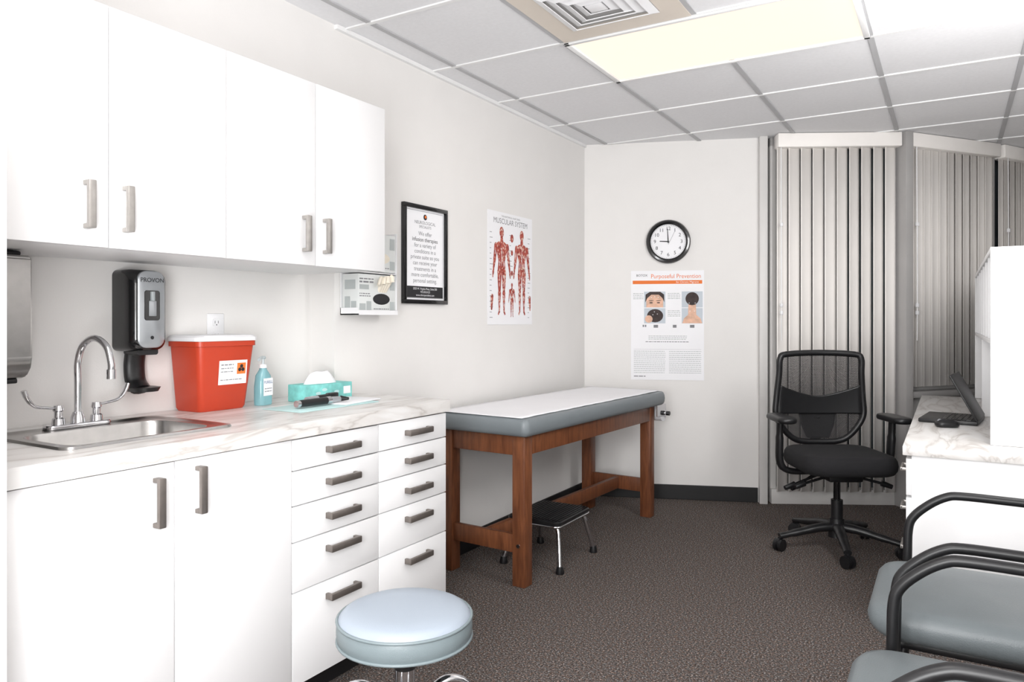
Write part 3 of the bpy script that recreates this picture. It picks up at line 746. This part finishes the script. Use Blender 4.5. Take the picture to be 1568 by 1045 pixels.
# ------------------------------------------------------------------ exam table
et = group('exam_table', (0.575, 2.87, 0), math.radians(-3.2))
pad(et, 'cushion', -0.565, 0.0, 0.0, 1.64, 0.035, 0.70, 0.782, 0.02, VINYL, 0.001)
bm = bmesh.new(); nx, ny = 12, 60; vv = {}
for i in range(nx + 1):
    for j in range(ny + 1):
        x = -0.55 + 0.515 * i / nx; y = 0.014 + 1.61 * j / ny
        z = 0.7865 + 0.0012 * math.sin(i * 1.3 + j * 0.5) * math.sin(j * 0.9)
        vv[i, j] = bm.verts.new((x, y, z))
for i in range(nx):
    for j in range(ny): bm.faces.new((vv[i, j], vv[i + 1, j], vv[i + 1, j + 1], vv[i, j + 1]))
o = finish(et, 'table_paper', bm, PAPER, True, 80); sm = o.modifiers.new('t', 'SOLIDIFY'); sm.thickness = 0.0008
for k, (x, y) in enumerate(((-0.075, 0.08), (-0.50, 0.08), (-0.085, 1.53), (-0.50, 1.53))):
    box(et, 'leg_%d' % (k + 1), (x - 0.034, y - 0.034, 0.0), (x + 0.034, y + 0.034, 0.70), WOOD, 0.004)
boxes(et, 'apron', [((-0.466, 0.055, 0.605), (-0.109, 0.08, 0.70)), ((-0.466, 1.53, 0.605), (-0.119, 1.555, 0.70)),
                    ((-0.075, 0.114, 0.605), (-0.052, 1.496, 0.70)), ((-0.528, 0.114, 0.605), (-0.505, 1.496, 0.70))], WOOD, 0.002)
boxes(et, 'stretchers', [((-0.466, 0.06, 0.15), (-0.109, 0.087, 0.235)), ((-0.466, 1.52, 0.15), (-0.119, 1.547, 0.235)),
                         ((-0.305, 0.087, 0.155), (-0.275, 1.52, 0.23))], WOOD, 0.003)
rod(et, 'bolt_head', (-0.075, 0.046, 0.19), (-0.075, 0.042, 0.19), 0.009, CHROME)
rod(et, 'paper_roll', (-0.50, 1.66, 0.64), (-0.03, 1.66, 0.64), 0.052, PAPER, seg=32)
rod(et, 'roll_axle', (-0.52, 1.66, 0.64), (0.0, 1.66, 0.64), 0.007, CHROME)
rod(et, 'roll_knob', (-0.01, 1.66, 0.64), (0.012, 1.66, 0.64), 0.014, BLACKP)
boxes(et, 'roll_brackets', [((-0.515, 1.55, 0.63), (-0.51, 1.67, 0.69)), ((-0.022, 1.53, 0.63), (-0.017, 1.67, 0.70))], CHROME)

# ------------------------------------------------------------------ step stool
ss = group('step_stool', (0.425, 3.375, 0))
loft(ss, 'platform', [rrect(-0.145, 0.145, -0.18, 0.18, 0.03, 0.215), rrect(-0.15, 0.15, -0.185, 0.185, 0.03, 0.225), rrect(-0.15, 0.15, -0.185, 0.185, 0.03, 0.238), rrect(-0.145, 0.145, -0.18, 0.18, 0.03, 0.243)], BLACKP, angle=35)
boxes(ss, 'tread_ribs', [((-0.135 + 0.018 * k, -0.165, 0.243), (-0.128 + 0.018 * k, 0.165, 0.246)) for k in range(16)], BLACKG)
tube(ss, 'chrome_band', [(v_.x, v_.y, 0.216) for v_ in rrect(-0.148, 0.148, -0.183, 0.183, 0.03, 0, 3)], 0.006, CHROME, closed=True, sub=1, seg=8)
for sy in (-1, 1):
    y = sy * 0.15
    tube(ss, 'leg_pair_%d' % (1 if sy < 0 else 2), [(-0.16, y * 1.3, 0.02), (-0.138, y * 1.08, 0.14), (-0.125, y, 0.195), (-0.10, y * 0.97, 0.208), (0.10, y * 0.97, 0.208), (0.125, y, 0.195), (0.138, y * 1.08, 0.14), (0.16, y * 1.3, 0.02)], 0.0115, CHROME, sub=5)
    for sx in (-1, 1):
        lathe(ss, 'foot_%d_%d' % (sx + 2, sy + 2), [(0, 0), (0.02, 0), (0.021, 0.008), (0.015, 0.035), (0.0, 0.036)], BLACKP, at=(sx * 0.16, y * 1.3, 0), seg=20)

# ------------------------------------------------------------------ rolling stool
def caster(g, name, x, y, r, ang, m=BLACKP):
    bm = bmesh.new(); d_ = Vector((-math.sin(ang), math.cos(ang), 0))
    cpos = Vector((x, y, r))
    for sgn in (-1, 1):
        addrod(bm, cpos + d_ * (sgn * 0.006), cpos + d_ * (sgn * 0.022), r, seg=20)
    addrod(bm, cpos + d_ * -0.01, cpos + d_ * 0.01, r * 0.35, seg=10)
    addrod(bm, Vector((x, y, r * 1.1)), Vector((x, y, r * 2.3)), 0.008, seg=10)
    addrod(bm, cpos + d_ * -0.008 + Vector((0, 0, r * 0.3)), cpos + d_ * 0.008 + Vector((0, 0, r * 0.3)), r * 0.85, seg=16)
    finish(g, name, bm, m, True)
rs = group('rolling_stool', (0.955, 1.545, 0), math.radians(31))
Z = 0.018
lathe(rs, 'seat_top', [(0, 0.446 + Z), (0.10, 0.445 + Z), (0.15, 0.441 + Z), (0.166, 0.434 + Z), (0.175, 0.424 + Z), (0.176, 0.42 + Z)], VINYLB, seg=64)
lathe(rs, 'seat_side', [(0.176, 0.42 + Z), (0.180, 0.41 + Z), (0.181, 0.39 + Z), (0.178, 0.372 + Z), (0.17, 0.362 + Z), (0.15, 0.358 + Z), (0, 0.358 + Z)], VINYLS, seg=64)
for zz in (0.421 + Z, 0.368 + Z):
    tube(rs, 'piping', [(0.1785 * math.cos(2 * math.pi * k / 48), 0.1785 * math.sin(2 * math.pi * k / 48), zz) for k in range(48)], 0.0042, VINYLS, closed=True, sub=1, seg=8)
lathe(rs, 'mounting_plate', [(0, 0.375), (0.07, 0.375), (0.07, 0.365), (0.035, 0.35), (0.03, 0.30), (0, 0.30)], BLACKP)
rod(rs, 'column', (0, 0, 0.15), (0, 0, 0.345), 0.027, CHROME, seg=32)
rod(rs, 'hub', (0, 0, 0.11), (0, 0, 0.225), 0.038, CHROME, seg=32)
for k in range(5):
    a_ = math.radians(72 * k + 180 - 10); cs, sn = math.cos(a_), math.sin(a_)
    tube(rs, 'leg_%d' % (k + 1), [(r * cs, r * sn, z) for r, z in ((0.02, 0.175), (0.07, 0.215), (0.12, 0.240), (0.17, 0.222), (0.215, 0.155), (0.245, 0.085))], 0.0145, CHROME, sub=5)
    caster(rs, 'caster_%d' % (k + 1), 0.25 * cs, 0.25 * sn, 0.027, a_)

# ------------------------------------------------------------------ office chair
oc = group('office_chair', (1.69, 4.28, 0), math.radians(30))
for k, deg in enumerate((-74, -146, -2, 70, 142)):
    a_ = math.radians(deg - 30); cs, sn = math.cos(a_), math.sin(a_)
    tube(oc, 'base_leg_%d' % (k + 1), [(r * cs, r * sn, z) for r, z in ((0.02, 0.125), (0.10, 0.12), (0.2, 0.10), (0.315, 0.078))], [0.030, 0.028, 0.024, 0.020], BLACKP, sub=4, flat=0.8)
    caster(oc, 'caster_%d' % (k + 1), 0.315 * cs, 0.315 * sn, 0.032, a_ + 0.6)
rod(oc, 'hub', (0, 0, 0.07), (0, 0, 0.17), 0.045, BLACKP, 0.036)
rod(oc, 'gas_lift_cover', (0, 0, 0.15), (0, 0, 0.27), 0.03, BLACKP)
rod(oc, 'gas_lift', (0, 0, 0.25), (0, 0, 0.42), 0.018, BLACKG)
box(oc, 'tilt_mechanism', (-0.09, -0.12, 0.385), (0.09, 0.16, 0.445), BLACKP, 0.012)
pad(oc, 'seat_cushion', -0.245, 0.245, -0.26, 0.22, 0.12, 0.435, 0.535, 0.035, FABRIC, 0.014)
for k, (x, y, z) in enumerate(((-0.17, -0.05, 0.40), (-0.19, 0.02, 0.38), (0.17, -0.04, 0.40), (-0.15, 0.09, 0.36))):
    rod(oc, 'lever_%d' % (k + 1), (x * 0.4, y, 0.405), (x * 1.25, y - 0.03, z - 0.03), 0.007, BLACKP)
    rod(oc, 'lever_knob_%d' % (k + 1), (x * 1.2, y - 0.028, z - 0.027), (x * 1.5, y - 0.04, z - 0.045), 0.016, BLACKP, 0.012)
def bk(x, z):
    return Vector((x, 0.235 + 0.10 * max(0, (z - 0.62)) ** 1.0 * 0.55 + 0.02 * math.cos((z - 0.7) * 8) - 0.55 * x * x * 0.9, z))
outl = [(-0.19, 1.04), (0, 1.048), (0.19, 1.04), (0.228, 1.015), (0.232, 0.93), (0.243, 0.80), (0.248, 0.70), (0.215, 0.63), (0.16, 0.57), (0.10, 0.545), (0, 0.54),
        (-0.10, 0.545), (-0.16, 0.57), (-0.215, 0.63), (-0.248, 0.70), (-0.243, 0.80), (-0.232, 0.93), (-0.228, 1.015)]
tube(oc, 'back_frame', [bk(x, z) for x, z in outl], 0.017, BLACKP, closed=True, sub=5)
def halfw(z):
    pts = [(0.54, 0.10), (0.57, 0.16), (0.63, 0.215), (0.70, 0.248), (0.80, 0.243), (0.93, 0.232), (1.02, 0.226), (1.05, 0.20)]
    for (a0, b0), (a1, b1) in zip(pts[:-1], pts[1:]):
        if z <= a1: return b0 + (b1 - b0) * (z - a0) / (a1 - a0)
    return 0.2
def backpanel(name, zl, zh, m, off, xs=1.0):
    bm = bmesh.new(); rows = []
    for j in range(17):
        row = []
        for i in range(17):
            t = -1 + 2 * i / 16; z_ = zl(t) + (zh(t) - zl(t)) * j / 16
            p = bk(t * halfw(z_) * xs, z_); p.y += off; row.append(bm.verts.new(p))
        rows.append(row)
    for A_, B_ in zip(rows[:-1], rows[1:]):
        for i in range(16): bm.faces.new((A_[i], A_[i + 1], B_[i + 1], B_[i]))
    return finish(oc, name, bm, m, True, 80)
backpanel('mesh_net', lambda t: 0.545, lambda t: 1.042, NET, 0.0)
o = backpanel('lumbar_band', lambda t: 0.70, lambda t: 0.80 + 0.07 * abs(t) ** 1.5, BLACKP, -0.006)
sm = o.modifiers.new('t', 'SOLIDIFY'); sm.thickness = 0.012; sm.offset = 0
o = backpanel('back_spine', lambda t: 0.56, lambda t: 0.74, BLACKP, 0.01, 0.42)
sm = o.modifiers.new('t', 'SOLIDIFY'); sm.thickness = 0.015; sm.offset = 0
tube(oc, 'back_bracket', [(0, 0.14, 0.41), (0, 0.25, 0.41), (0, 0.295, 0.46), (0, 0.285, 0.58), (0, 0.27, 0.68)], 0.03, BLACKP, flat=0.5)
for sx in (-1, 1):
    n_ = 1 if sx < 0 else 2
    tube(oc, 'arm_post_%d' % n_, [(sx * 0.12, 0.03, 0.415), (sx * 0.24, 0.03, 0.417), (sx * 0.292, 0.03, 0.46), (sx * 0.30, 0.02, 0.58), (sx * 0.30, 0.01, 0.69)], [0.024, 0.024, 0.028, 0.028, 0.024], BLACKP, flat=0.7)
    pad(oc, 'arm_pad_%d' % n_, sx * 0.30 - 0.05, sx * 0.30 + 0.05, -0.14, 0.12, 0.045, 0.69, 0.722, 0.012, BLACKP, 0.003)

# ------------------------------------------------------------------ desk
dk = group('desk')
box(dk, 'desktop', (2.055, 3.18, 0.715), (2.775, 5.42, 0.75), MARBLE, 0.002)
boxes(dk, 'pedestal_carcass', [((2.085, 3.195, 0.0), (2.775, 3.65, 0.713)), ((2.085, 5.36, 0.0), (2.775, 5.40, 0.713)), ((2.74, 3.65, 0.2), (2.77, 5.36, 0.713))], CAB, 0.001)
for k, (z0, z1) in enumerate(((0.56, 0.70), (0.40, 0.55), (0.24, 0.39), (0.06, 0.23))):
    box(dk, 'drawer_%d' % (k + 1), (2.066, 3.20, z0), (2.085, 3.645, z1), CAB, 0.0015)
    bm = bmesh.new(); zc = (z0 + z1) / 2
    addbox(bm, (2.038, 3.36, zc - 0.008), (2.046, 3.48, zc + 0.008), 0.002)
    addbox(bm, (2.040, 3.36, zc - 0.007), (2.066, 3.37, zc + 0.007), 0.002); addbox(bm, (2.040, 3.47, zc - 0.007), (2.066, 3.48, zc + 0.007), 0.002)
    finish(dk, 'drawer_handle_%d' % (k + 1), bm, NICK, True)

hu = group('desk_hutch')
X0, X1, Z0 = 2.345, 2.772, 0.7515
pn = [((X0, 3.37, Z0), (X1, 3.392, 1.514)), ((X0, 5.36, Z0), (X1, 5.38, 1.514)), ((X0, 3.392, 1.494), (X1, 5.36, 1.514)),
      ((X0, 3.392, 1.14), (X1, 5.36, 1.158)), ((X1 - 0.012, 3.392, Z0), (X1, 5.36, 1.494))]
for k in range(1, 7): pn.append(((X0 + 0.003, 3.392 + k * 0.28, 1.158), (X1 - 0.012, 3.402 + k * 0.28, 1.494)))
for k in (4,): pn.append(((X0 + 0.003, 3.392 + k * 0.24, Z0), (X1 - 0.012, 3.41 + k * 0.24, 1.14)))
boxes(hu, 'panels', pn, CAB, 0.001)

lt = group('laptop', (2.22, 4.12, 0.7515), -0.12)
box(lt, 'base', (-0.12, -0.16, 0.0), (0.12, 0.16, 0.018), BLACKP, 0.004)
boxes(lt, 'keys', [((-0.085 + 0.02 * i, -0.14 + 0.02 * j, 0.018), (-0.069 + 0.02 * i, -0.124 + 0.02 * j, 0.0205)) for i in range(3, 9) for j in range(14)], BLACKG)
mxs = Matrix.Translation((0.118, 0, 0.018)) @ Matrix.Rotation(math.radians(-28), 4, 'Y')
box(lt, 'screen_lid', (-0.004, -0.16, 0.0), (0.004, 0.16, 0.235), BLACKP, 0.003, mx=mxs)
box(lt, 'screen_panel', (-0.0055, -0.145, 0.015), (-0.0045, 0.145, 0.22), SCREEN, 0, mx=mxs)
mo = group('computer_mouse', (2.20, 3.84, 0.7515), 0.3)
pad(mo, 'shell', -0.05, 0.05, -0.03, 0.03, 0.029, 0, 0.026, 0.012, BLACKP, 0.008)
rod(mo, 'scroll_wheel', (-0.03, -0.003, 0.027), (-0.03, 0.003, 0.027), 0.009, GREYI)

# ------------------------------------------------------------------ guest chairs
def guest(yc):
    gc = group('guest_chair', (2.05, yc, 0))
    pad(gc, 'seat_pad', -0.035, 0.44, -0.255, 0.255, 0.10, 0.385, 0.475, 0.04, GCH, 0.012)
    box(gc, 'seat_pan', (0.02, -0.22, 0.368), (0.42, 0.22, 0.387), BLACKP, 0.005)
    for sy in (-1, 1):
        y = sy * 0.31; n_ = 1 if sy < 0 else 2
        tube(gc, 'side_frame_%d' % n_, [(0.03, y, 0.0), (0.035, y, 0.2), (0.042, y, 0.45), (0.045, y, 0.55), (0.06, y, 0.595), (0.105, y, 0.64), (0.15, y, 0.668), (0.19, y, 0.676), (0.30, y, 0.676), (0.42, y, 0.673), (0.48, y, 0.66), (0.52, y, 0.60), (0.54, y, 0.45), (0.575, y, 0.2), (0.61, y, 0.0)], 0.0135, BLACKP, sub=4, seg=14)
        tube(gc, 'back_upright_%d' % n_, [(0.44, sy * 0.18, 0.40), (0.50, sy * 0.19, 0.46), (0.53, sy * 0.19, 0.6), (0.56, sy * 0.19, 0.82)], 0.011, BLACKP, sub=4)
    for x, z in ((0.045, 0.362), (0.40, 0.362)):
        rod(gc, 'crossbar_%d' % (1 if x < 0.1 else 2), (x, -0.31, z), (x, 0.31, z), 0.012, BLACKP)
    rod(gc, 'rear_crossbar', (0.555, -0.31, 0.33), (0.555, 0.31, 0.33), 0.011, BLACKP)
    tube(gc, 'seat_bracket', [(0.40, -0.31, 0.375), (0.48, -0.31, 0.40), (0.545, -0.31, 0.42)], 0.01, BLACKP)
    mb = Matrix.Translation((0.545, 0, 0.72)) @ Matrix.Rotation(math.radians(98), 4, 'Y')
    pad(gc, 'back_pad', -0.15, 0.15, -0.235, 0.235, 0.08, -0.03, 0.02, 0.022, GCH, 0.006, mx=mb)
guest(2.40)
guest(1.67)

# ------------------------------------------------------------------ lights
def area(name, loc, tgt, size, power, col=(1, 1, 1)):
    l = bpy.data.lights.new(name, 'AREA'); l.energy = power; l.size = size; l.color = col
    o = bpy.data.objects.new(name, l); scene.collection.objects.link(o); o.location = loc
    o.rotation_euler = (Vector(tgt) - Vector(loc)).to_track_quat('-Z', 'Y').to_euler()
area('front_fill', (2.3, -0.9, 1.9), (1.3, 4.4, 1.25), 0.9, 44, (1, 0.997, 0.992))  # added fill lamp behind the camera, out of view
area('ceiling_fill', (1.7, -0.05, 1.0), (1.3, 3.4, 2.47), 0.8, 42, (0.985, 0.99, 1))  # added unseen lamp aimed up to brighten the ceiling
area('side_fill', (2.70, 2.7, 1.95), (1.45, 5.4, 1.5), 0.7, 34, (1, 0.998, 0.995))  # added unseen lamp on the right, brightens the blinds and far end
w = bpy.data.worlds.new('World'); scene.world = w; w.use_nodes = True
w.node_tree.nodes['Background'].inputs['Color'].default_value = (0.75, 0.85, 0.95, 1)
w.node_tree.nodes['Background'].inputs['Strength'].default_value = 0.4

# ------------------------------------------------------------------ camera
cam = bpy.data.cameras.new('Camera'); co = bpy.data.objects.new('Camera', cam); scene.collection.objects.link(co)
cam.sensor_width = 36; cam.lens = 36 * 1124 / 1568.0
cam.shift_y = -31 / 1568.0
cam.clip_start = 0.02
co.location = (2.21, 0, 1.23)
co.rotation_euler = (math.radians(90), 0, math.radians(30.8))
scene.camera = co
